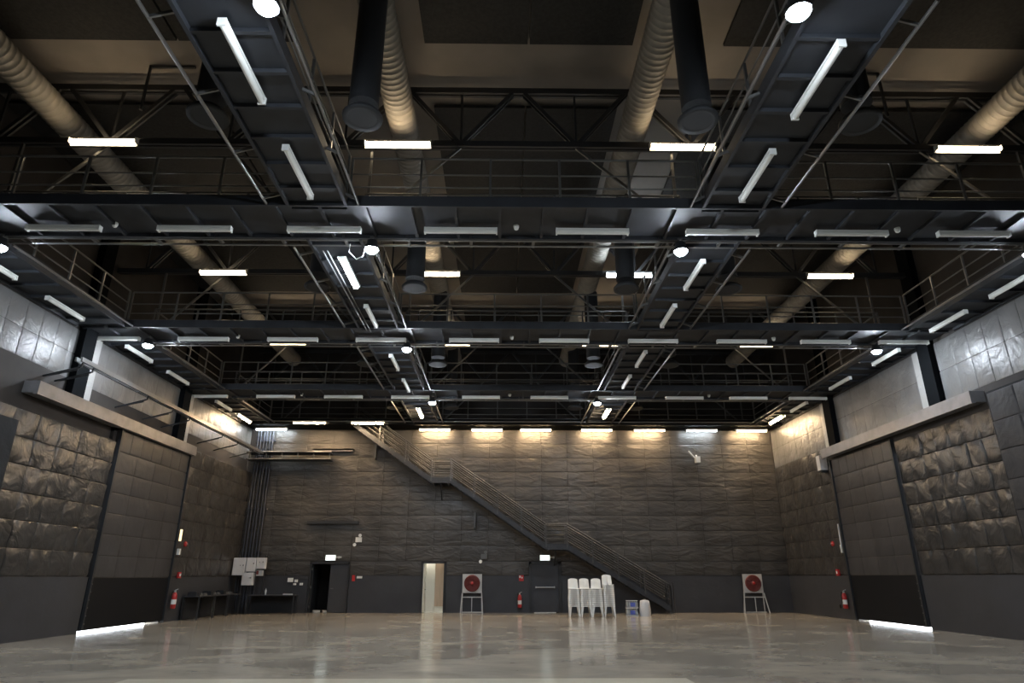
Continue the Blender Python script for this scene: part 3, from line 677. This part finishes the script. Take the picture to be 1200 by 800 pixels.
for i, (x, lab) in enumerate(((-8.6, 'larger'), (-8.2, 'smaller'))):
    mb = MB()
    for q in range(3): mb.tube([(x+(.16-.04*i)*math.cos(a*PI/8), D+.2+(.1)*math.sin(a*PI/8), .02+.035*q) for a in range(17)], .018, 6, False)
    tag(obj('cable_coil', mb, 'board'), '%s pale cable coil on the floor of the dark double doorway' % lab, 'cable', 'coils in the doorway')

# ------------------------------------------------------------------ stacked plastic chairs
def chair_proto():
    r = bpy.data.objects.new('plastic_chair', None); COL.objects.link(r)
    # seat: dished slab with front apron
    vs = []; nx, ny = 6, 5
    for j in range(ny+1):
        for i in range(nx+1):
            u, v = i/nx-.5, j/ny-.5
            vs.append((u*(.42-.04*(v+.5)), v*.40, .43-.02*math.cos(u*PI)*math.cos(v*PI)-.015*(v+.5)))
    n = nx+1; fs = [(j*n+i, j*n+i+1, (j+1)*n+i+1, (j+1)*n+i) for j in range(ny) for i in range(nx)]
    mb = MB().add(vs, fs, True)
    rim = [vs[i] for i in range(n)] + [vs[j*n+nx] for j in range(1, ny+1)] + [vs[ny*n+i] for i in range(nx-1, -1, -1)] + [vs[j*n] for j in range(ny-1, 0, -1)]
    low = [(x*1.06, y*1.06, z-.032) for x, y, z in rim]; q = len(rim)
    mb.add(rim+low, [(i, q+i, q+(i+1) % q, (i+1) % q) for i in range(q)], True)
    put('seat', mb.mesh('seat', 'chair'), r)
    # backrest: curved frame with slats and rounded top
    mb = MB(); NB = 8
    def bp(u, h): return (u*(.40-.03*h), .19+.10*h-.05*(1-4*u*u)*0+.04*(-(2*u)**2), .42+.40*h)
    def strip(us, hs):
        v = [bp(u, min(h, 1-.12*(2*abs(u))**3)) for h in hs for u in us]; m = len(us)
        v2 = [(x, y+.018, z) for x, y, z in v]; k_ = len(v)
        f = [(j*m+i, j*m+i+1, (j+1)*m+i+1, (j+1)*m+i) for j in range(len(hs)-1) for i in range(m-1)]
        mb.add(v+v2, f+[tuple(k_+a for a in reversed(g)) for g in f], True)
    strip([-.5+i/NB for i in range(NB+1)], [.62, .8, 1.0])
    strip([-.5+i/NB for i in range(NB+1)], [0, .1])
    for a in (-.5, -.2, -.0, .2, .41): 
        w_ = .09; a0 = min(a, .41); strip([a0 if a0 in (-.5, .41) else a0-w_/2, a0+w_ if a0 in (-.5, .41) else a0+w_/2], [.1, .35, .62])
    put('backrest', mb.mesh('backrest', 'chair'), r)
    for sx in (-1, 1):
        for sy in (-1, 1):
            top = Vector((sx*.18, sy*.17, .42)); bot = Vector((sx*.215, sy*(.22 if sy < 0 else .25), 0))
            mb = MB(); vs = []
            for P, w_ in ((top, .075), (bot, .04)):
                vs += [P+Vector((0, 0, 0)), P+Vector((-sx*w_, 0, 0)), P+Vector((-sx*w_*.9, -sy*.012, 0)), P+Vector((-sx*.012, -sy*.012, 0)), P+Vector((-sx*.012, -sy*w_, 0)), P+Vector((0, -sy*w_, 0))]
            mb.add(vs, [(i, (i+1) % 6, 6+(i+1) % 6, 6+i) for i in range(6)]+[tuple(range(6)), tuple(range(11, 5, -1))])
            put('leg', mb.mesh('leg', 'chair'), r)
    return r
cp = chair_proto(); first = True
for s, (x, n, wh, lean) in enumerate(((2.98, 10, 'leftmost stack', 0), (3.46, 10, 'second stack from the left', .1), (3.94, 10, 'third stack from the left', -.12), (4.43, 12, 'tallest stack at the right', .05))):
    for i in range(n):
        o = cp if first else copy_tree(cp); first = False
        o.location = (x+.003*rnd.uniform(-1, 1), 29.0+i*.012, i*.075); o.rotation_euler = (0, 0, lean*.5)
        o.scale = (1.06, 1, 1)
        pos = 'bottom chair' if i == 0 else 'top chair' if i == n-1 else '%s chair up' % ORD[i]
        tag(o, 'white plastic stacking chair in the %s, %s' % (wh, pos), 'chair', 'stacked white plastic chairs')

# ------------------------------------------------------------------ water packs and sack
def water_pack(x, y, z, lab):
    t = empty('water_pack', (x, y, z), lab, 'water pack', 'bottled water packs')
    bm_ = MB().lathe([(.03, 0), (.036, .02), (.036, .2), (.015, .26), (.015, .29)], n=10).mesh('bottle', 'water')
    for i in range(6):
        for j in range(3): put('bottle', bm_, t, (-.2+.08*i, -.08+.08*j, .003))
    obj('label_band', MB().box((x-.08, y-.13, z+.06), (x+.12, y-.121, z+.22)), 'blue', t)
    obj('tray_wrap', MB().box((x-.25, y-.125, z), (x+.25, y-.12, z+.05)).box((x-.25, y+.12, z), (x+.25, y+.125, z+.05)), 'board', t)
    obj('cap_row', MB().box((x-.24, y-.12, z+.285), (x+.24, y+.12, z+.3)), 'white', t)
water_pack(5.48, 29.6, 0, 'shrink wrapped pack of bottled water on the floor beside the chair stacks, lower one')
water_pack(5.5, 29.62, .31, 'shrink wrapped pack of bottled water with blue label, on top of the other pack')
t = empty('plastic_sack', (6.08, 29.6, 0), 'pale plastic sack standing on the floor between the water packs and the stair foot', 'sack')
vs = []; prof = [(.24, 0), (.25, .05), (.24, .3), (.22, .52), (.19, .61), (.10, .63)]
obj('sack_body', MB().lathe([(r*.98, h) for r, h in prof], (6.05, 29.6, 0), 14), 'grey', t)
obj('sack_neck', MB().lathe([(.05, .63), (.04, .645), (.06, .665)], (6.05, 29.6, 0), 10), 'board', t)

# ------------------------------------------------------------------ fittings beside the sliding doors
small('door_light_strip', 'short amber lit strip at the far edge of the left sliding door', 'lamp', [('strip_face', (XL+.06, 25.9, 3.05), (.03, .14, .42), 'amber'), ('strip_back', (XL+.02, 25.9, 3.05), (.05, .18, .46), 'black')])
small('left_wall_switch', 'small white switch box below the amber strip on the left wall', 'switch', [('switch_box', (XL+.06, 25.95, 2.45), (.1, .12, .22), 'white')])
def alarm_bell(x, y, z, s, lab):
    t = empty('alarm_bell', (x, y, z), lab, 'alarm bell')
    obj('bell_dome', MB().lathe([(.1, 0), (.11, s*.02), (.08, s*.06), (.02, s*.08)], (x, y, z), 16, 'x'), 'red', t)
    obj('bell_hub', MB().cb((x+s*.09, y, z), (.03, .03, .03)), 'board', t)
alarm_bell(XL+.02, 26.45, 2.75, 1, 'red round alarm bell high on the left wall past the sliding door')
alarm_bell(XR-.08, 27.35, 2.82, -1, 'red round alarm bell high on the right wall past the sliding door')
small('fire_call_box', 'red call point low on the left wall past the sliding door', 'call point', [('call_box', (XL+.06, 26.3, 1.62), (.08, .18, .22), 'red'), ('call_glass', (XL+.105, 26.3, 1.62), (.01, .1, .1), 'white')])
small('fire_call_box', 'red call point low on the right wall past the sliding door', 'call point', [('call_box', (XR-.1, 27.3, 1.72), (.08, .2, .24), 'red'), ('call_glass', (XR-.145, 27.3, 1.72), (.01, .1, .1), 'white')])
small('door_edge_leak', 'pale upright strip standing for daylight leaking at the far edge of the right sliding door', 'strip', [('strip_face', (XR-.12, 26.62, 3.0), (.04, .06, 1.1), 'grey'), ('leak_patch', (XR-.15, 26.62, 2.6), (.03, .07, .3), 'white')])  # pale colours in place of daylight coming through the gap at the door edge
small('equipment_box', 'pale grey box mounted at the far end of the right door track', 'box', [('box_body', (XR-.2, 26.95, 6.02), (.3, .3, .6), 'grey'), ('box_base', (XR-.2, 26.95, 5.68), (.26, .26, .1), 'black')])
small('power_socket', 'small black socket low on the right wall past the sliding door', 'socket', [('socket_plate', (XR-.09, 27.6, .45), (.03, .12, .12), 'rubber')])
